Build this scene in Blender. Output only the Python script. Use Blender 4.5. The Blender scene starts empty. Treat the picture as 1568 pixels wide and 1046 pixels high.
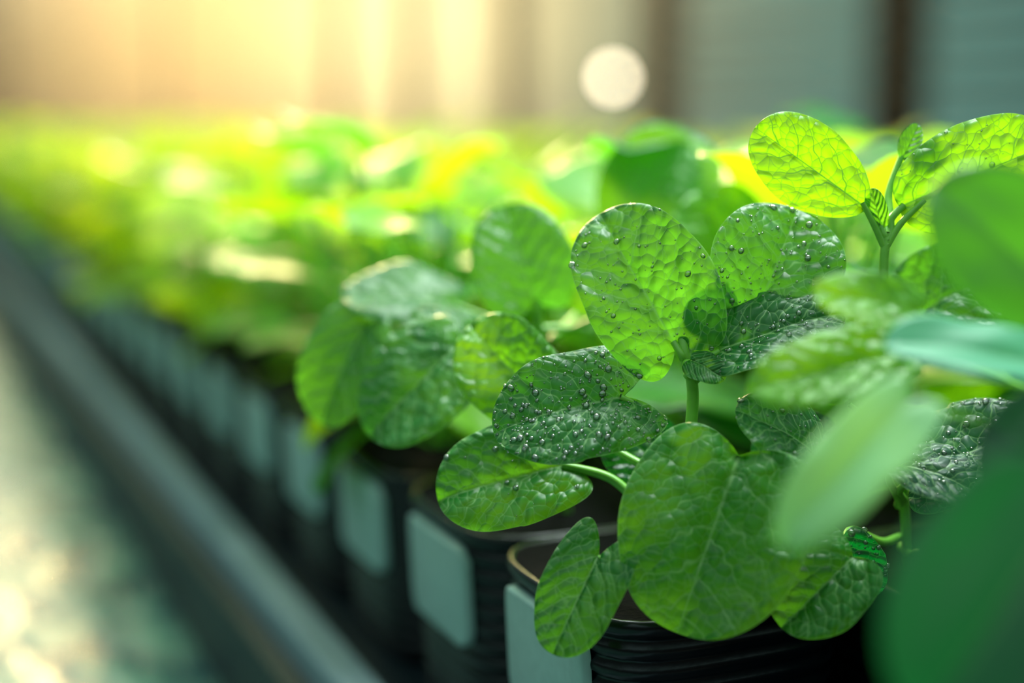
import bpy, math, random
import numpy as np
from mathutils import Vector, Matrix
sc = bpy.context.scene
try:
    sc.view_settings.view_transform = 'Standard'
except Exception: pass
ZC = 1.10
# ---------------------------------------------------------------- helpers
def mat_new(name):
    m = bpy.data.materials.new(name); m.use_nodes = True
    nt = m.node_tree; nt.nodes.clear()
    out = nt.nodes.new('ShaderNodeOutputMaterial')
    return m, nt, out
def N(nt, t, **kw):
    n = nt.nodes.new(t)
    for k, v in kw.items():
        if k in n.inputs.keys(): n.inputs[k].default_value = v
        else: setattr(n, k, v)
    return n
def math_node(nt, op, a, b=None, clamp=False):
    n = nt.nodes.new('ShaderNodeMath'); n.operation = op; n.use_clamp = clamp
    for i, v in enumerate((a, b)):
        if v is None: continue
        if isinstance(v, (int, float)): n.inputs[i].default_value = v
        else: nt.links.new(v, n.inputs[i])
    return n.outputs[0]
def mixc(nt, f, a, b, bt='MIX'):
    n = nt.nodes.new('ShaderNodeMix'); n.data_type = 'RGBA'; n.blend_type = bt
    for i, v in ((0, f), (6, a), (7, b)):
        if isinstance(v, (int, float)): n.inputs[i].default_value = v
        elif isinstance(v, tuple): n.inputs[i].default_value = (*v, 1) if len(v) == 3 else v
        else: nt.links.new(v, n.inputs[i])
    return n.outputs[2]
def simple_mat(name, col, rough=.5, metal=0, bump=0, bscale=200, var=.15, coat=0, spec=.5):
    m, nt, out = mat_new(name)
    p = N(nt, 'ShaderNodeBsdfPrincipled', Roughness=rough, Metallic=metal)
    p.inputs['Coat Weight'].default_value = coat; p.inputs['Specular IOR Level'].default_value = spec
    tc = N(nt, 'ShaderNodeTexCoord')
    no = N(nt, 'ShaderNodeTexNoise', Scale=bscale, Detail=4.0)
    nt.links.new(tc.outputs['Object'], no.inputs['Vector'])
    c = mixc(nt, no.outputs[0], tuple(x*(1-var) for x in col), tuple(min(1, x*(1+var)) for x in col))
    nt.links.new(c, p.inputs['Base Color'])
    if bump:
        b = N(nt, 'ShaderNodeBump', Strength=bump, Distance=.001)
        nt.links.new(no.outputs[0], b.inputs['Height']); nt.links.new(b.outputs[0], p.inputs['Normal'])
    nt.links.new(p.outputs[0], out.inputs[0])
    return m
def link(ob, parent=None):
    sc.collection.objects.link(ob)
    if parent: ob.parent = parent
    return ob
def empty(name, loc=(0,0,0)):
    e = bpy.data.objects.new(name, None); e.empty_display_size = .02; e.location = loc
    return link(e)
class MB:
    def __init__(s): s.v=[]; s.f=[]; s.attr={}; s.n=0; s.mi=[]
    def add(s, v, f, mi=0, **attrs):
        v = np.asarray(v, float); k = len(v)
        for nme, a in attrs.items():
            if nme not in s.attr: s.attr[nme] = [] if s.n==0 else [np.zeros(s.n if np.ndim(a)==1 else (s.n,3))]
        for nme in s.attr:
            a = attrs.get(nme)
            if a is None: a = np.zeros(k) if s.attr[nme][0].ndim==1 else np.zeros((k,3))
            s.attr[nme].append(np.asarray(a, float))
        s.v.append(v); s.f += [tuple(int(i)+s.n for i in q) for q in f]; s.mi += [mi]*len(f); s.n += k
    def mesh(s, name, mats, smooth=True):
        me = bpy.data.meshes.new(name)
        me.from_pydata(np.concatenate(s.v).tolist(), [], s.f)
        for m in mats: me.materials.append(m)
        me.polygons.foreach_set('material_index', s.mi)
        me.polygons.foreach_set('use_smooth', [smooth]*len(s.f))
        for nme, a in s.attr.items():
            a = np.concatenate(a)
            if a.ndim == 1:
                at = me.attributes.new(nme, 'FLOAT', 'POINT'); at.data.foreach_set('value', a)
            else:
                at = me.attributes.new(nme, 'FLOAT_VECTOR', 'POINT'); at.data.foreach_set('vector', a.ravel())
        me.update(); return me
def box(mb, lo, hi, mi=0):
    x0,y0,z0 = lo; x1,y1,z1 = hi
    v = [(x0,y0,z0),(x1,y0,z0),(x1,y1,z0),(x0,y1,z0),(x0,y0,z1),(x1,y0,z1),(x1,y1,z1),(x0,y1,z1)]
    mb.add(v, [(0,3,2,1),(4,5,6,7),(0,1,5,4),(1,2,6,5),(2,3,7,6),(3,0,4,7)], mi)
def bez(pts, n=14):
    P = [Vector(p) for p in pts]; out = []
    P = [P[0]*2-P[1]] + P + [P[-1]*2-P[-2]]
    for i in range(1, len(P)-2):
        for j in range(n):
            t = j/n; a,b,c,d = P[i-1],P[i],P[i+1],P[i+2]
            out.append(.5*((2*b)+(c-a)*t+(2*a-5*b+4*c-d)*t*t+(3*b-a-3*c+d)*t**3))
    out.append(P[-2]); return out
def tube(mb, pts, r0, r1, mi=1, seg=8, n=10, tint=.6):
    C = bez(pts, n); m = len(C); v=[]; f=[]
    up = Vector((.3,.2,1)).normalized(); prev=None
    for i,c in enumerate(C):
        t = (C[min(i+1,m-1)]-C[max(i-1,0)]).normalized()
        a = (t.cross(up) if prev is None else prev - t*prev.dot(t))
        if a.length < 1e-6: a = t.orthogonal()
        a.normalize(); prev = a; b = t.cross(a)
        r = r0+(r1-r0)*i/(m-1)
        for k in range(seg):
            an = 2*math.pi*k/seg; v.append(c+a*math.cos(an)*r+b*math.sin(an)*r)
    for i in range(m-1):
        for k in range(seg):
            f.append((i*seg+k, i*seg+(k+1)%seg, (i+1)*seg+(k+1)%seg, (i+1)*seg+k))
    mb.add([tuple(x) for x in v], f, mi, tint=np.full(len(v), tint))
# ---------------------------------------------------------------- leaf
def leaf_geo(L, W, lobe=.25, a=.85, cup=.15, curl=.15, wave=.03, seed=0, nu=14, nv=24):
    rs = np.random.RandomState(seed)
    t = np.linspace(0,1,nv+1); v = (1-np.cos(np.pi*t))/2
    u = np.sin(np.linspace(-1,1,2*nu+1)*np.pi/2)
    U,V = np.meshgrid(u, v)
    Vp = V**a
    w = (np.clip(4*Vp*(1-Vp),0,1))**.45
    asym = 1+.04*rs.randn()*U
    x = U*w*W/2*asym
    y = L*V - lobe*L*np.abs(U)**1.6*(1-V)**2.3*w**.8
    ang = np.arctan2(y-L*.45, x)
    ph = rs.rand(6)*6.28
    rr = 1+ .02*np.sin(3*ang+ph[0])+.014*np.sin(5*ang+ph[1])
    edge = np.abs(U)**3
    x = x*(1+(rr-1)*edge)
    xn, yn = x/(W/2), y/L
    z = cup*W*.5*np.abs(xn)**1.8
    z = z - curl*L*(yn-.3)**2 + wave*W*edge*np.sin(3.3*ang+ph[2]) 
    z = z - .8*W*np.clip(np.maximum(np.abs(U),np.abs(2*V-1))-.8,0,1)**2
    z = z + .022*W*np.sin(5*xn+ph[3]+3*yn)*np.sin(6*yn+ph[1]) - .03*W*np.exp(-(xn/.16)**2)
    verts = np.stack([x,y,z],-1).reshape(-1,3)
    lc = np.stack([x*1000,y*1000,np.full_like(x,seed*3.7%50)],-1).reshape(-1,3)
    ln = np.stack([x/W,y/L,np.maximum(np.abs(U),V**8)],-1).reshape(-1,3)
    m = 2*nu+1
    faces = [(j*m+i, j*m+i+1, (j+1)*m+i+1, (j+1)*m+i) for j in range(nv) for i in range(m-1)]
    return verts, faces, ln, lc
def frame(base, tip, nrm):
    T = (tip-base).normalized(); n = nrm - T*nrm.dot(T); n.normalize(); X = T.cross(n)
    return np.array([X,T,n]), (tip-base).length
def place(verts, base, F):
    return verts @ F + np.array(base)
# ---------------------------------------------------------------- materials
def leaf_material(name, dark, mid, lime, trans_dark, trans_lime, tr=.4, rough=.38, coat=.25, detail=True):
    m, nt, out = mat_new(name)
    an_ = N(nt,'ShaderNodeAttribute', attribute_name='ln'); at = N(nt,'ShaderNodeAttribute', attribute_name='tint')
    sp = N(nt,'ShaderNodeSeparateXYZ'); nt.links.new(an_.outputs['Vector'], sp.inputs[0])
    X, Y, E = sp.outputs
    T = at.outputs['Fac']
    M = lambda op,a,b=None,clamp=False: math_node(nt,op,a,b,clamp)
    def sm(o, lo, hi, a=0., b=1.):
        q = N(nt,'ShaderNodeMapRange'); q.interpolation_type='SMOOTHSTEP'
        nt.links.new(o, q.inputs[0]); q.inputs[1].default_value=lo; q.inputs[2].default_value=hi
        q.inputs[3].default_value=a; q.inputs[4].default_value=b; return q.outputs[0]
    ax = M('ABSOLUTE', X)
    midl = sm(M('DIVIDE', ax, M('MULTIPLY', M('SUBTRACT',1.25,Y), .018)), 0, 1, 1, 0)
    r = N(nt,'ShaderNodeValToRGB'); nt.links.new(T, r.inputs[0])
    r.color_ramp.elements[0].color=(*dark,1); r.color_ramp.elements[1].color=(*lime,1)
    e = r.color_ramp.elements.new(.5); e.color=(*mid,1)
    tcol = mixc(nt, T, trans_dark, trans_lime)
    p = N(nt,'ShaderNodeBsdfPrincipled', Roughness=rough); p.inputs['Coat Weight'].default_value = coat
    p.inputs['Coat Roughness'].default_value = .3
    tl = N(nt,'ShaderNodeBsdfTranslucent')
    veincol = mixc(nt, .65, r.outputs[0], (.4,.72,.24))
    if detail:
        al = N(nt,'ShaderNodeAttribute', attribute_name='lc')
        nz = N(nt,'ShaderNodeTexNoise', Scale=.13, Detail=1.0); nt.links.new(al.outputs['Vector'], nz.inputs['Vector'])
        nf = nz.outputs[0]
        wobv = M('MULTIPLY', M('SUBTRACT', nf, .5), .2)
        q = M('ADD', M('SUBTRACT', M('SUBTRACT', Y, M('MULTIPLY', ax, .62)), M('MULTIPLY', M('MULTIPLY',ax,ax), .7)), wobv)
        q = M('ADD', q, M('MULTIPLY', M('SIGN', X), .04))
        SPC=.2
        d = M('MULTIPLY', M('ABSOLUTE', M('SUBTRACT', M('FRACT', M('ADD', M('DIVIDE', q, SPC), 10.3)), .5)), SPC)
        latl = sm(M('DIVIDE', d, M('MULTIPLY', M('SUBTRACT',1.2,M('MULTIPLY',ax,1.9)), .014)), 0, 1, 1, 0)
        V = M('MAXIMUM', midl, M('MULTIPLY', latl, .95))
        wob = mixc(nt, 1.0, al.outputs['Vector'], mixc(nt,1.0,nz.outputs['Color'],(4.,4.,4.),'MULTIPLY'), 'ADD')
        v1 = N(nt,'ShaderNodeTexVoronoi', feature='DISTANCE_TO_EDGE', Scale=.25); nt.links.new(wob, v1.inputs['Vector'])
        vs = N(nt,'ShaderNodeTexVoronoi', feature='F1', Scale=.25); nt.links.new(wob, vs.inputs['Vector'])
        l1 = sm(v1.outputs['Distance'], 0, .06, 1, 0)
        mask = M('MAXIMUM', V, M('MULTIPLY', l1, .55), True)
        edge = sm(E, .975, .998, 0, 1)
        mott = mixc(nt, M('MULTIPLY', nf, .8), r.outputs[0], mixc(nt, 1.0, r.outputs[0], (.35,.55,.55), 'MULTIPLY'))
        col = mixc(nt, M('MAXIMUM', M('MULTIPLY', mask, .9), M('MULTIPLY', edge, .8)), mott, veincol)
        dk = M('MULTIPLY', mask, M('MULTIPLY', T, .95))
        tcol = mixc(nt, M('MULTIPLY', nf, .7), tcol, mixc(nt, 1.0, tcol, (.5,.65,.6), 'MULTIPLY'))
        tcol = mixc(nt, dk, tcol, mixc(nt, 1.0, tcol, (.08,.22,.15), 'MULTIPLY'))
        h = M('MULTIPLY', sm(d, 0, .095), .8)
        h = M('ADD', h, M('MULTIPLY', sm(ax, 0, .05), .7))
        fd = vs.outputs['Distance']
        h = M('ADD', h, M('MULTIPLY', M('MULTIPLY', fd, fd), -1.35))
        b = N(nt,'ShaderNodeBump', Strength=1.0, Distance=.00085); nt.links.new(h, b.inputs['Height'])
        nt.links.new(b.outputs[0], p.inputs['Normal']); nt.links.new(b.outputs[0], tl.inputs['Normal'])
    else:
        col = mixc(nt, M('MULTIPLY', midl, .5), r.outputs[0], veincol)
    nt.links.new(col, p.inputs['Base Color']); nt.links.new(tcol, tl.inputs[0])
    mx = N(nt,'ShaderNodeMixShader'); mx.inputs[0].default_value = tr
    nt.links.new(p.outputs[0], mx.inputs[1]); nt.links.new(tl.outputs[0], mx.inputs[2]); nt.links.new(mx.outputs[0], out.inputs[0])
    return m
M_LEAF = leaf_material('leaf_green', (.002,.085,.034), (.008,.22,.014), (.15,.5,.005), (.003,.3,.03), (.44,.95,.004), tr=.42, rough=.4)
M_PALE = leaf_material('leaf_painted_sheen', (.06,.36,.2), (.16,.5,.22), (.32,.66,.24), (.06,.45,.1), (.38,.85,.1), tr=.35, rough=.5, detail=False)  # paler copy, glossy sheen of the foreground leaves painted into the green
M_SHADE = leaf_material('leaf_shaded', (.001,.05,.03), (.006,.15,.02), (.05,.3,.01), (.002,.13,.03), (.12,.45,.01), tr=.35, rough=.5, detail=False)  # darker copy of the leaf, shade put into the colour
M_BG = leaf_material('leaf_sunlit', (.006,.12,.02), (.035,.28,.008), (.22,.53,.006), (.07,.43,.01), (.57,.88,.006), tr=.5, rough=.5, detail=False)  # limier copy of the leaf, sunlight put into the colour
M_FAR = leaf_material('leaf_far_sun_glow', (.04,.2,.006), (.18,.42,.006), (.45,.62,.008), (.3,.62,.008), (.82,.9,.01), tr=.5, rough=.62, detail=False)  # yellower copy for the far rows, sun glow painted into the leaf colour
def stem_mat():
    m, nt, out = mat_new('stem_green')
    tc = N(nt,'ShaderNodeTexCoord'); no = N(nt,'ShaderNodeTexNoise', Scale=150.0)
    nt.links.new(tc.outputs['Object'], no.inputs['Vector'])
    p = N(nt,'ShaderNodeBsdfPrincipled', Roughness=.35)
    nt.links.new(mixc(nt, no.outputs[0], (.09,.32,.025), (.24,.58,.07)), p.inputs['Base Color'])
    nt.links.new(p.outputs[0], out.inputs[0]); return m
M_STEM = stem_mat()
def water_drop():
    m, nt, out = mat_new('water_droplet')
    fr = N(nt,'ShaderNodeFresnel', IOR=1.6); tr = N(nt,'ShaderNodeBsdfTransparent'); gl = N(nt,'ShaderNodeBsdfGlossy', Roughness=.15)
    tr.inputs[0].default_value=(1,1,1,1)
    rf = N(nt,'ShaderNodeBsdfRefraction', Roughness=.0, IOR=1.33)
    m0 = N(nt,'ShaderNodeMixShader'); m0.inputs[0].default_value=.12; nt.links.new(tr.outputs[0],m0.inputs[1]); nt.links.new(rf.outputs[0],m0.inputs[2])
    mx = N(nt,'ShaderNodeMixShader'); nt.links.new(math_node(nt,'ADD',math_node(nt,'MULTIPLY',fr.outputs[0],2.2),.06,True), mx.inputs[0])
    nt.links.new(m0.outputs[0],mx.inputs[1]); nt.links.new(gl.outputs[0],mx.inputs[2]); nt.links.new(mx.outputs[0], out.inputs[0]); return m
M_DROP = water_drop()
M_POT = simple_mat('black_plastic', (.001,.003,.005), rough=.26, bump=.1, bscale=300, spec=.4)
M_LABEL = simple_mat('pale_label_plastic', (.28,.44,.42), rough=.4)
M_SOIL = simple_mat('potting_soil', (.003,.003,.003), rough=.95, bump=1, bscale=400, var=.5, spec=.05)
M_RAIL = simple_mat('galvanised_steel', (.2,.3,.34), rough=.45, metal=.2, bscale=30)
M_DARK = simple_mat('dark_bench_plastic', (.002,.010,.014), rough=.45)
M_POST = simple_mat('dark_steel_post', (.004,.007,.006), rough=.8, bscale=5, spec=.1)
M_BAR = simple_mat('grey_louvre', (.08,.12,.11), rough=.6, bscale=5)
M_CONC = simple_mat('concrete', (.1,.11,.1), rough=.8, bscale=6, bump=.4)
# ---------------------------------------------------------------- camera
cd = bpy.data.cameras.new('camera'); cam = bpy.data.objects.new('camera', cd); link(cam); sc.camera = cam
cd.lens = 50; cd.sensor_width = 36; cd.clip_start=.01; cd.clip_end=500
yaw, pitch = math.radians(24.05), math.radians(8.94)
FW = Vector((math.sin(yaw)*math.cos(pitch), math.cos(yaw)*math.cos(pitch), -math.sin(pitch)))
cam.location = (0,0,ZC); cam.rotation_euler = FW.to_track_quat('-Z','Y').to_euler()
cd.dof.use_dof=True; cd.dof.focus_distance=.497; cd.dof.aperture_fstop=2.2
# ---------------------------------------------------------------- hero plants, authored in a plant-local frame (mm)
ORG = Vector((.2013,.4511,ZC-.0777))
AX = Vector((.9132,-.4075,0)); AY = Vector((.0633,.1419,.9879)); AZ = Vector((-.4026,-.9022,.1554))
def P(p): return ORG + (AX*p[0]+AY*p[1]+AZ*p[2])*.001
def Dv(p): return AX*p[0]+AY*p[1]+AZ*p[2]
def hero_leaf(parent, name, base, tip, W, nrm, lobe=.25, a=.85, cup=.12, curl=.15, wave=.03, tint=.5, seed=1, attach=None, drops=0, hi=True, pr=.0012, mat=None):
    b, t = P(base), P(tip); F, L = frame(b, t, Dv(nrm))
    v,f,ln,lc = leaf_geo(L, W*.001, lobe, a, cup, curl, wave, seed, *( (40,70) if hi else (22,40)))
    v = place(v, b, F)
    mb = MB(); mb.add(v, f, 0, ln=ln, lc=lc, tint=np.full(len(v), tint))
    if attach:
        T = (t-b).normalized(); A = P(attach); d=(A-b).length; nF=Vector(F[2])
        p1 = b - T*min(d*.15,.004) + (A-b)*.3 - nF*d*.08; p2 = b*.3+A*.7 - nF*d*.05 + Vector((0,0,-.03*d))
        tube(mb, [b+T*.0012-nF*(.0012+.03*W*.001), p1, p2, A], pr, pr*1.5)
    ob = link(bpy.data.objects.new(name, mb.mesh(name,[mat or M_LEAF,M_STEM])), parent)
    if drops:
        rs = np.random.RandomState(seed+50); db = MB()
        ns, nr = 12, 8
        n = Vector(F[2])
        ar = np.array([np.linalg.norm(np.cross(v[q[1]]-v[q[0]], v[q[3]]-v[q[0]])) for q in f]); ar/=ar.sum()
        pick = rs.choice(len(f), size=drops*3, p=ar)
        for idx in pick:
            r = (.0002+.0003*rs.rand()) if rs.rand()<.8 else .0006+.0008*rs.rand()**1.5
            q = f[idx]
            pos = np.mean([v[i] for i in q],0)
            e1 = Vector(v[q[1]]-v[q[0]]); e2 = Vector(v[q[3]]-v[q[0]]); nn = e1.cross(e2)
            if nn.length<1e-12: continue
            nn.normalize()
            if nn.dot(n)<0: nn=-nn
            Xv = nn.orthogonal().normalized(); Yv = nn.cross(Xv)
            vs=[]; fs=[]; sx=rs.uniform(.88,1.15)
            for i in range(nr+1):
                th = math.pi*i/nr
                for j in range(ns):
                    an=2*math.pi*j/ns
                    vs.append(tuple(Vector(pos)+ (Xv*math.cos(an)*sx+Yv*math.sin(an)/sx)*math.sin(th)*r + nn*(math.cos(th)*r*.7+r*.25)))
            for i in range(nr):
                for j in range(ns): fs.append((i*ns+j,(i+1)*ns+j,(i+1)*ns+(j+1)%ns,i*ns+(j+1)%ns))
            db.add(vs, fs)
        link(bpy.data.objects.new(name+'_droplets', db.mesh(name+'_droplets',[M_DROP])), parent)
    return ob
def stems(parent, name, lst):
    mb = MB()
    for pts,r0,r1 in lst: tube(mb, [P(p) for p in pts], r0, r1, mi=0, seg=12)
    link(bpy.data.objects.new(name, mb.mesh(name,[M_STEM])), parent)

hp = empty('leafy_seedling')
stems(hp,'main_stem',[([(64,-100,-14),(61,-60,-5),(64,-20,-3),(61,-6,-1),(60,2,-2)],.0024,.0018)])
hero_leaf(hp,'leaf_1',(57,-1,2),(30,46.5,-4),47,(-.35,.35,1),lobe=.36,a=.9,cup=.18,curl=.28,tint=.35,seed=3,attach=(62,-8,-1),drops=35)
hero_leaf(hp,'leaf_2',(87,11,-2),(103,48.5,-6),48,(.1,.35,1),lobe=.3,a=.9,cup=.18,curl=.28,tint=.28,seed=4,attach=(64,-14,-2),drops=60)
hero_leaf(hp,'leaf_3',(71,-2.4,3),(114,13,8),34,(-.1,.7,.7),lobe=.2,cup=.15,tint=.24,seed=5,attach=(63,-12,-1),drops=45)
hero_leaf(hp,'leaf_4',(39,-18,4),(-6.2,-28.5,10),42,(-.1,.5,1),lobe=.55,cup=.14,curl=.25,tint=.3,seed=6,attach=(58,-40,-3),drops=130)
hero_leaf(hp,'leaf_5',(19.4,-43.6,-12),(-26.8,-55.8,-8),39,(-.1,.3,1),lobe=.35,cup=.1,tint=.5,seed=7,attach=(59,-62,-4),drops=6,pr=.0015)
hero_leaf(hp,'leaf_6',(29,-72,20),(13,-104,26),28,(-.3,.1,1),lobe=.6,a=.85,cup=.1,curl=.1,tint=.4,seed=8,attach=(60,-82,0),drops=0)
hero_leaf(hp,'leaf_7',(76,-38,24),(54,-96,32),63,(-.15,.25,1),lobe=.25,cup=.1,curl=.12,tint=.52,seed=9,attach=(62,-60,-2),pr=.0013)
hero_leaf(hp,'leaf_8',(104.5,-36.5,12),(77.8,-21.7,16),32,(0,.7,.7),lobe=.2,cup=.15,tint=.2,seed=10,attach=(66,-60,0),drops=14)
hero_leaf(hp,'leaf_9',(62,-6,6),(73,-12,12),13,(.2,.5,1),lobe=.2,cup=.1,tint=.4,seed=11,attach=(62,-12,-1))
hero_leaf(hp,'leaf_10',(66,6,-6),(74,22,-2),20,(.5,.4,.8),lobe=.2,cup=.3,tint=.25,seed=12,attach=(62,-6,-2),drops=20)
hero_leaf(hp,'leaf_11',(8.8,-21,-30),(-17,7,-38),37,(-.1,.1,1),lobe=.35,cup=.15,tint=.75,seed=13,attach=(60,-50,-4))
hero_leaf(hp,'leaf_12',(115,-72,22),(90,-95,26),33,(-.1,.3,1),lobe=.25,tint=.5,seed=14,attach=(66,-90,-4))
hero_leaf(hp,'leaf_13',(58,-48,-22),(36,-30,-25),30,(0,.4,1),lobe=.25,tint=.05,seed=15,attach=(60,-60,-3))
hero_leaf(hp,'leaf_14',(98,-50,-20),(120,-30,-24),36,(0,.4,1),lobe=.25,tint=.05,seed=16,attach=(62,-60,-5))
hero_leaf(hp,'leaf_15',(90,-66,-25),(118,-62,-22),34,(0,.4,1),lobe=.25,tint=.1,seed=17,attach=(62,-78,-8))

h2 = empty('leafy_seedling')
stems(h2,'main_stem',[([(155,-100,-50),(140,-40,-14),(133,0,-6),(132,26,-5),(133,38,-5)],.002,.0016),
   ([(133,34,-5),(138,42,-4),(146,50,-3)],.0014,.001),([(133,32,-5),(128,42,-4),(124,49,-3)],.0014,.0009),
   ([(138,-40,-14),(120,-15,4),(108,-5,10)],.0011,.0009),([(140,-45,-10),(128,-30,0),(118,-22,2)],.0011,.0009)])
hero_leaf(h2,'leaf_1',(126,47,-4),(86,75,0),30,(-.1,-.15,1),lobe=.0,a=1.25,cup=.1,curl=.1,tint=.95,seed=21,attach=(133,34,-5))
hero_leaf(h2,'leaf_2',(138,48,-4),(190,70,4),38,(.1,.1,1),lobe=.1,a=1.1,cup=.12,tint=.82,seed=22,attach=(133,36,-5),drops=8)
hero_leaf(h2,'leaf_3',(141,66,-14),(148,79,-16),9,(.3,.1,1),lobe=0,tint=.4,seed=23,attach=(133,38,-5))
hero_leaf(h2,'leaf_4',(131,40,-4),(127,54,-3),8,(-.5,.1,1),lobe=0,tint=.6,cup=.5,seed=24,attach=(133,36,-5))
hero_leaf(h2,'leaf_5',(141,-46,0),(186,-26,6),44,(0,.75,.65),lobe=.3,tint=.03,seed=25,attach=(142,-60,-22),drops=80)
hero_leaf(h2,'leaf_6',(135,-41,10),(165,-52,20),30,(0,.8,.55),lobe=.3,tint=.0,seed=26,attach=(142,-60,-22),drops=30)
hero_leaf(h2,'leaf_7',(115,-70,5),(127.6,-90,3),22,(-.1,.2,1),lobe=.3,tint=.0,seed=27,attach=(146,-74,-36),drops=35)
hero_leaf(h2,'leaf_8',(150,10,-30),(185,30,-25),42,(0,.5,1),lobe=.3,tint=.35,seed=28,attach=(136,-20,-10))
hero_leaf(h2,'leaf_9',(150,-75,10),(190,-95,20),46,(0,.4,1),lobe=.3,tint=.03,seed=29,attach=(148,-78,-40))
hero_leaf(h2,'leaf_10',(128,-12,-30),(104,8,-34),34,(0,.4,1),lobe=.3,tint=.6,seed=30,attach=(138,-30,-12))

h3 = empty('leafy_seedling')   # nearest plant at the right, out of focus
stems(h3,'main_stem',[([(218,-106,45),(200,-50,60),(190,0,75),(180,20,85)],.0022,.0015)])
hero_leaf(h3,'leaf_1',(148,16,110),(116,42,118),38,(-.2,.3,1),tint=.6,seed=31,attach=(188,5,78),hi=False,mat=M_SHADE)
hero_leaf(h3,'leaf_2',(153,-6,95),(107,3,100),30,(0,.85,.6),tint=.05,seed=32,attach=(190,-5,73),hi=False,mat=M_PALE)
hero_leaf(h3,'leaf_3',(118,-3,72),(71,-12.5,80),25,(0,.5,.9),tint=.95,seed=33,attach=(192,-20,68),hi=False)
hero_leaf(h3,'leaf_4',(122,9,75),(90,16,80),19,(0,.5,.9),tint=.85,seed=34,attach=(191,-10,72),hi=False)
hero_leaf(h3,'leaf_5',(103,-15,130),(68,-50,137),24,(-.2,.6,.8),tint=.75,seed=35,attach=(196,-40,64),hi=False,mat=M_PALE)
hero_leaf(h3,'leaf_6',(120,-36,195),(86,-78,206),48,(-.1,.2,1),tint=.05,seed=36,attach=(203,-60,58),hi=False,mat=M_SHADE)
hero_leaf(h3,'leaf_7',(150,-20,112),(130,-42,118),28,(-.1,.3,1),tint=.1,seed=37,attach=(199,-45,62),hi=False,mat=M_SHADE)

h4 = empty('leafy_seedling')   # next pot along the row
stems(h4,'main_stem',[([(24,-76,-125),(16,-30,-104),(12,5,-98),(10,20,-98)],.002,.0015)])
hero_leaf(h4,'leaf_1',(-21.5,-1,-60),(-57.5,-35.2,-55),46,(-.3,.4,1),lobe=.3,tint=.36,seed=41,attach=(15,-30,-103))
hero_leaf(h4,'leaf_2',(-62.5,8,-92),(-82,-34,-92),40,(-.4,.3,1),lobe=.3,tint=.45,seed=42,attach=(14,-25,-102),hi=False)
hero_leaf(h4,'leaf_3',(-23.5,17.5,-110),(-72,23,-100),44,(-.2,.8,.6),lobe=.3,tint=.3,seed=43,attach=(12,0,-98),hi=False)
hero_leaf(h4,'leaf_4',(9.7,17,-90),(-2.9,58,-95),43,(0,.1,1),lobe=.3,tint=.3,seed=44,attach=(12,5,-98),hi=False)
hero_leaf(h4,'leaf_5',(-8,-5,-80),(-40,12,-72),30,(-.1,.75,.6),lobe=.3,tint=.3,seed=45,attach=(12,0,-98),hi=False)
hero_leaf(h4,'leaf_6',(35,10,-100),(60,35,-100),40,(.2,.5,.9),lobe=.3,tint=.7,seed=46,attach=(12,5,-98),hi=False)
hero_leaf(h4,'leaf_7',(99.6,35,-120),(80.6,66,-120),46,(0,.1,1),lobe=.3,tint=.8,seed=47,attach=(20,-20,-98),hi=False)
hero_leaf(h4,'leaf_8',(60,55,-170),(88,100,-175),56,(0,.1,1),lobe=.3,tint=.6,seed=48,attach=(16,0,-98),hi=False)

# ---------------------------------------------------------------- procedural plants
def plant_mesh(name, seed, nleaf=17, mat=None):
    rs = random.Random(seed); mb = MB()
    H = .135+.02*rs.random()
    for s in range(3):
        an = rs.random()*6.28; 
        tube(mb, [(0,0,0),(.008*math.cos(an),.008*math.sin(an),H*.4),(.02*math.cos(an),.02*math.sin(an),H*.85)], .0018,.001, mi=1, seg=5, n=4)
    for k in range(nleaf):
        h = (k+.5)/nleaf
        an = k*2.4+rs.uniform(-.4,.4); rad = .02+.038*(1-h)**.6+rs.uniform(-.006,.01)
        z = .015+h*(H-.03)+rs.uniform(-.01,.01)
        b = Vector((rad*.6*math.cos(an), rad*.6*math.sin(an), z))
        el = rs.uniform(-.5,.7)+(.4*(h-.5))
        d = Vector((math.cos(an)*math.cos(el), math.sin(an)*math.cos(el), math.sin(el)))
        L = rs.uniform(.036,.054)*(1-.2*h)
        nrm = Vector((-math.sin(el)*math.cos(an),-math.sin(el)*math.sin(an),math.cos(el)))+Vector((rs.uniform(-.5,.5),rs.uniform(-.5,.5),0))+Vector((math.cos(an),math.sin(an),0))*.5
        F,_ = frame(b, b+d*L, nrm)
        v,f,ln,lc = leaf_geo(L, L*rs.uniform(.9,1.02), .3, .87, .12, .2, .04, seed*31+k, 7, 14)
        mb.add(place(v,b,F), f, 0, ln=ln, tint=np.full(len(v), min(1,max(0,rs.gauss(.5,.3)))))
        tube(mb, [tuple(b), (b.x*.6,b.y*.6,z*.85), (b.x*.15,b.y*.15,z*.45)], .0009,.0012, mi=1, seg=5, n=4)
    return mb.mesh(name,[mat,M_STEM])
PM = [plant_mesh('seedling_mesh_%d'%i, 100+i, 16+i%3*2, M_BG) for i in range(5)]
PF = [plant_mesh('seedling_sun_glow_mesh_%d'%i, 200+i, 16+i%3*2, M_FAR) for i in range(5)]
rr = random.Random(5)
cols = [(.27,0.0),(.385,-.05),(.505,0.0),(.63,.05),(.77,0.0),(.92,.05),(1.07,0),(1.23,.05),(1.4,0)]
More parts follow.
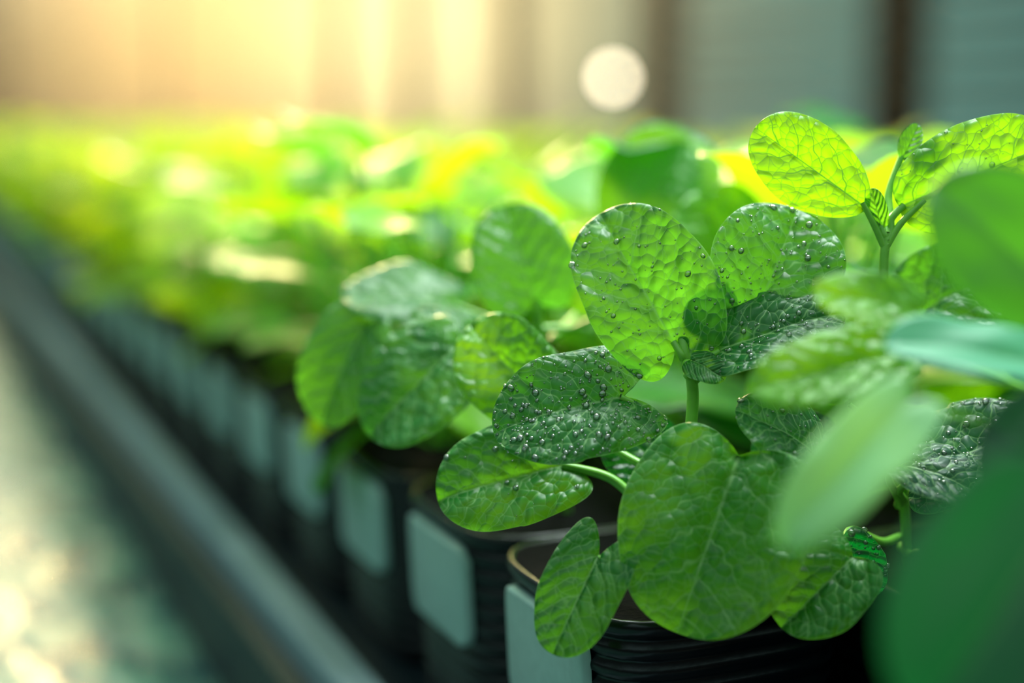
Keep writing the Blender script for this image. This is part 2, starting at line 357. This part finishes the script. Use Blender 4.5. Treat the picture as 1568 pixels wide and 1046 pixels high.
# ---------------------------------------------------------------- pot mesh
BZ = ZC-.27; PH=.0995; PR=.0546
def pot_mesh(name):
    mb = MB(); S=56; NE=4.2
    top = PH; lev = []
    lev += [(top-.004,.90),(top-.001,.95),(top,.965),(top,.985),(top-.0015,1.0),(top-.004,1.0),(top-.0055,.985)]
    z = top-.007
    while z > .012:
        s = .985-.10*(top-z)/top
        lev += [(z,s-.02),(z-.0012,s-.026),(z-.003,s-.004),(z-.0045,s),(z-.006,s-.004)]; z -= .0078
    lev += [(.006,.86),(.001,.85),(0,.83),(0,.02)]
    v=[]; f=[]
    for z,s in lev:
        for i in range(S):
            an=2*math.pi*i/S; c,q=math.cos(an),math.sin(an)
            r=(abs(c)**NE+abs(q)**NE)**(-1/NE)*PR*s
            v.append((r*c,r*q,z))
    for j in range(len(lev)-1):
        for i in range(S): f.append((j*S+i,(j+1)*S+i,(j+1)*S+(i+1)%S,j*S+(i+1)%S))
    mb.add(v,f,0)
    v=[(0,0,top+.001)]; 
    for i in range(S):
        an=2*math.pi*i/S; c,q=math.cos(an),math.sin(an)
        r=(abs(c)**NE+abs(q)**NE)**(-1/NE)*PR*.955; v.append((r*c,r*q,top-.001+.0006*math.sin(9*an)))
    mb.add(v,[(0,i+1,(i+1)%S+1) for i in range(S)],1)
    return mb.mesh(name,[M_POT,M_SOIL])
POT = pot_mesh('nursery_pot_mesh')
def label_mesh():
    mb=MB(); w,h,r=.0335,.0225,.008; S=[]
    for cx,cy,a0 in ((w-r,h-r,0),(-w+r,h-r,90),(-w+r,-h+r,180),(w-r,-h+r,270)):
        for k in range(6):
            a=math.radians(a0+90*k/5); S.append((cx+r*math.cos(a),cy+r*math.sin(a)))
    n=len(S); bend=lambda y: .003*(y/w)**2
    v=[(bend(y)+.002,y,z) for y,z in S]+[(bend(y)-.0012,y,z) for y,z in S]+[(bend(y)-.002,y*.95,z*.95) for y,z in S]
    f=[(i,(i+1)%n,n+(i+1)%n,n+i) for i in range(n)]+[(n+i,n+(i+1)%n,2*n+(i+1)%n,2*n+i) for i in range(n)]+[tuple(range(2*n,3*n))]
    mb.add(v,f); return mb.mesh('pot_label_mesh',[M_LABEL])
LAB = label_mesh()
for ci,(cx,off) in enumerate(cols):
    row = empty('seedling_row')
    for k in range(-1 if ci==1 else 0, 82 if ci<4 else 56):
        y = .457+off+.11*k
        if not (ci<4 and k<40) and k%2 and ci>0: continue
        if ci<2 or k<12:
            pot = bpy.data.objects.new('pot_%d'%(k+2), POT); pot.location=(cx,y,BZ); link(pot,row)
            if ci==0:
                lb = bpy.data.objects.new('pot_label_%d'%(k+1), LAB); lb.location=(cx-PR-.0003,y,BZ+PH-.031); lb.rotation_euler=(0,-.052,0); link(lb,row)
        if (ci==0 and k<2) or (ci==1 and k<1): continue
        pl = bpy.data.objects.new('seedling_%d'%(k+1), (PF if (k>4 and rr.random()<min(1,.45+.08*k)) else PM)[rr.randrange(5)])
        s = rr.uniform(1.0,1.2)
        pl.location=(cx+rr.uniform(-.012,.012), y+rr.uniform(-.012,.012), BZ+PH-.01); pl.rotation_euler=(rr.uniform(-.12,.12),rr.uniform(-.12,.12),rr.uniform(0,6.28)); pl.scale=(s*1.08,s*1.08,s)
        link(pl,row)
# ---------------------------------------------------------------- bench, rail, water channel
mb=MB(); box(mb,(.206,.24,BZ-.03),(1.52,10,BZ))
for y in (.4,3.4,6.5,9.6):
    for x in (.24,1.48): box(mb,(x-.02,y-.02,0),(x+.02,y+.02,BZ-.03))
link(bpy.data.objects.new('growing_bench', mb.mesh('growing_bench',[M_DARK],False)))
mb=MB()
prof=[(.187,BZ-.022),(.185,BZ-.020),(.185,BZ+.004),(.187,BZ+.006),(.203,BZ+.006),(.205,BZ+.004),(.205,BZ-.022)]
n=len(prof); mb.add([(x,.0,z) for x,z in prof]+[(x,10,z) for x,z in prof],[(i,(i+1)%n,n+(i+1)%n,n+i) for i in range(n)]+[tuple(range(n)),tuple(range(n,2*n))])
link(bpy.data.objects.new('bench_rail', mb.mesh('bench_rail',[M_RAIL],False)))
mb=MB(); box(mb,(.172,0,.67),(.184,10,BZ-.012)); box(mb,(-1.3,0,.67),(-1.29,10,.79)); box(mb,(-1.29,0,.67),(.172,10,.68))
for y in (.3,3.4,6.5,9.6):
    for x in (-1.25,.1): box(mb,(x-.02,y-.02,0),(x+.02,y+.02,.67))
tank=link(bpy.data.objects.new('water_channel', mb.mesh('water_channel',[M_DARK],False)))
m,nt,out=mat_new('nutrient_water')
tc=N(nt,'ShaderNodeTexCoord'); mp=N(nt,'ShaderNodeMapping'); mp.inputs['Scale'].default_value=(7,4.5,1); nt.links.new(tc.outputs['Object'],mp.inputs[0])
no=N(nt,'ShaderNodeTexNoise',Scale=4.0,Detail=6.0); nt.links.new(mp.outputs[0],no.inputs['Vector'])
b=N(nt,'ShaderNodeBump',Strength=.5,Distance=.01); nt.links.new(no.outputs[0],b.inputs['Height'])
p=N(nt,'ShaderNodeBsdfPrincipled',Roughness=.22,IOR=1.4)
cr=N(nt,'ShaderNodeValToRGB'); nt.links.new(no.outputs[0],cr.inputs[0]); cr.color_ramp.elements[0].position=.38; cr.color_ramp.elements[1].position=.62
cr.color_ramp.elements[0].color=(.002,.045,.055,1); cr.color_ramp.elements[1].color=(.08,.2,.15,1)
nt.links.new(cr.outputs[0],p.inputs['Base Color']); nt.links.new(b.outputs[0],p.inputs['Normal']); nt.links.new(p.outputs[0],out.inputs[0])
mb=MB(); mb.add([(-1.29,0,.76),(.172,0,.76),(.172,10,.76),(-1.29,10,.76)],[(0,1,2,3)])
link(bpy.data.objects.new('water_surface', mb.mesh('water_surface',[m])),tank)
# ---------------------------------------------------------------- greenhouse
mb=MB(); box(mb,(-4,-2,-.05),(5,17,0)); link(bpy.data.objects.new('floor', mb.mesh('floor',[M_CONC],False)))
m,nt,out=mat_new('greenhouse_glass')
tr=N(nt,'ShaderNodeBsdfTransparent'); tr.inputs[0].default_value=(.93,.96,.94,1); gl=N(nt,'ShaderNodeBsdfGlossy',Roughness=.05); mx=N(nt,'ShaderNodeMixShader'); mx.inputs[0].default_value=.04
nt.links.new(tr.outputs[0],mx.inputs[1]); nt.links.new(gl.outputs[0],mx.inputs[2]); nt.links.new(mx.outputs[0],out.inputs[0]); M_GLASS=m
mb=MB(); y=6.2-2.5*3
box(mb,(5,-2,0),(5.1,17,.6),2)
while y<17:
    w_=.15 if y<9.5 else .07
    box(mb,(4.93,y-w_,0),(5.1,y+w_,3.0),0); y+=2.5
for z in (1.15,1.30,1.45,1.60,1.75,2.0,2.3,2.7,3.0): box(mb,(5.0,-2,z-.018),(5.03,9,z+.018),1)
box(mb,(5.04,-2,.6),(5.045,17,3.0),3)
link(bpy.data.objects.new('wall_right', mb.mesh('wall_right',[M_POST,M_BAR,M_CONC,M_GLASS],False)))
mb=MB(); box(mb,(-4,17,0),(5,17.1,.6),2); x=-4
while x<5: box(mb,(x-.03,16.95,0),(x+.03,17.1,3.0),0); x+=1.8
box(mb,(-4,17.04,.6),(5,17.045,3.0),3)
link(bpy.data.objects.new('wall_end', mb.mesh('wall_end',[M_POST,M_BAR,M_CONC,M_GLASS],False)))
mb=MB(); y=-1.3; box(mb,(-4.1,-2,0),(-4,17,.6),2)
while y<17: box(mb,(-4.1,y-.06,0),(-3.95,y+.06,3.0),0); y+=2.5
link(bpy.data.objects.new('wall_left', mb.mesh('wall_left',[M_POST,M_BAR,M_CONC,M_GLASS],False)))
mb=MB(); y=1.2
while y<17:
    tube(mb,[(-4,y,3),(-1.75,y,3.9),(.5,y,4.2),(2.75,y,3.9),(5,y,3)],.04,.04,mi=0,seg=6); y+=2.5
link(bpy.data.objects.new('roof_arches', mb.mesh('roof_arches',[M_POST])))
m,nt,out=mat_new('lamp_glass'); e=N(nt,'ShaderNodeEmission',Strength=14.0); e.inputs[0].default_value=(1,.86,.6,1); nt.links.new(e.outputs[0],out.inputs[0]); M_LAMP=m
lampe=empty('wall_lamp',(4.85,9.1,1.38))
mb=MB(); S=16
v=[];f=[]
for i in range(9):
    for j in range(S):
        th=math.pi*i/8; an=6.2832*j/S; v.append((.048*math.sin(th)*math.cos(an),.048*math.sin(th)*math.sin(an),.048*math.cos(th)))
for i in range(8):
    for j in range(S): f.append((i*S+j,i*S+(j+1)%S,(i+1)*S+(j+1)%S,(i+1)*S+j))
mb.add(v,f,0); link(bpy.data.objects.new('bulb',mb.mesh('bulb',[M_LAMP])),lampe)
mb=MB(); box(mb,(.038,-.015,-.015),(.15,.015,.015)); link(bpy.data.objects.new('bracket',mb.mesh('bracket',[M_POST],False)),lampe)
# scatter box added to make the bloom glow over the far rows
m,nt,out=mat_new('humid_mist'); vs=N(nt,'ShaderNodeVolumeScatter',Density=.02,Anisotropy=.8); vs.inputs['Color'].default_value=(1,.95,.85,1); nt.links.new(vs.outputs[0],out.inputs['Volume'])
mb=MB(); box(mb,(.5,1.4,.86),(1.6,10,2.3)); link(bpy.data.objects.new('humid_mist', mb.mesh('humid_mist',[m],False)))
# ---------------------------------------------------------------- lights / world
def dirv(az,el): az,el=math.radians(az),math.radians(el); return Vector((math.sin(az)*math.cos(el),math.cos(az)*math.cos(el),math.sin(el)))
sl=bpy.data.lights.new('sun','SUN'); sl.energy=7.5; sl.color=(1,.75,.34); sl.angle=math.radians(12)
so=link(bpy.data.objects.new('sun',sl)); so.rotation_euler=(-dirv(15,20)).to_track_quat('-Z','Y').to_euler()
w=bpy.data.worlds.new('world'); sc.world=w; w.use_nodes=True; nt=w.node_tree; nt.nodes.clear()
out=nt.nodes.new('ShaderNodeOutputWorld'); bg=nt.nodes.new('ShaderNodeBackground'); nt.links.new(bg.outputs[0],out.inputs[0])
tc=N(nt,'ShaderNodeTexCoord'); sep=N(nt,'ShaderNodeSeparateXYZ'); nt.links.new(tc.outputs['Generated'],sep.inputs[0])
r=N(nt,'ShaderNodeValToRGB'); nt.links.new(sep.outputs['Z'],r.inputs[0])
cr=r.color_ramp; cr.elements[0].position=0; cr.elements[0].color=(.04,.04,.03,1); cr.elements[1].position=1; cr.elements[1].color=(.85,1.0,.97,1)
e=cr.elements.new(.15); e.color=(.05,.06,.05,1)
e=cr.elements.new(.45); e.color=(.42,.68,.64,1)
cur=r.outputs[0]
for d,n,c in ((dirv(12.5,4),200,(.6,.26,.03)),(dirv(19.8,4),190,(1.2,.92,.46)),(dirv(22,8),55,(.24,.18,.08)),(dirv(38,2),40,(.07,.22,.2)),(dirv(3,16),170,(5.0,4.2,2.6))):
    vm=N(nt,'ShaderNodeVectorMath',operation='DOT_PRODUCT'); nt.links.new(tc.outputs['Generated'],vm.inputs[0]); vm.inputs[1].default_value=d
    pw=math_node(nt,'POWER',math_node(nt,'MAXIMUM',vm.outputs['Value'],0.0),n)
    vs=N(nt,'ShaderNodeVectorMath',operation='SCALE'); vs.inputs[0].default_value=c; nt.links.new(pw,vs.inputs['Scale'])
    cur=mixc(nt,1.0,cur,vs.outputs[0],'ADD')
nt.links.new(cur,bg.inputs[0]); bg.inputs[1].default_value=1.1
def area(name, loc, target, sx, sy, en, col):
    al=bpy.data.lights.new(name,'AREA'); al.shape='RECTANGLE'; al.size=sx; al.size_y=sy; al.energy=en; al.color=col
    ao=link(bpy.data.objects.new(name,al)); ao.location=loc; ao.rotation_euler=(Vector(target)-Vector(loc)).to_track_quat('-Z','Y').to_euler()
area('fill_light',(.6,.75,2.1),(.3,.45,1.0),.7,.3,34,(.87,1,.96))  # added overhead fill for sheen on the front leaves, no real fixture
area('fill_light',(.7,3.2,2.6),(.6,3.0,1.0),.5,3.5,48,(.95,1,.55))  # added fill that brightens the far canopy, stands for no fixture
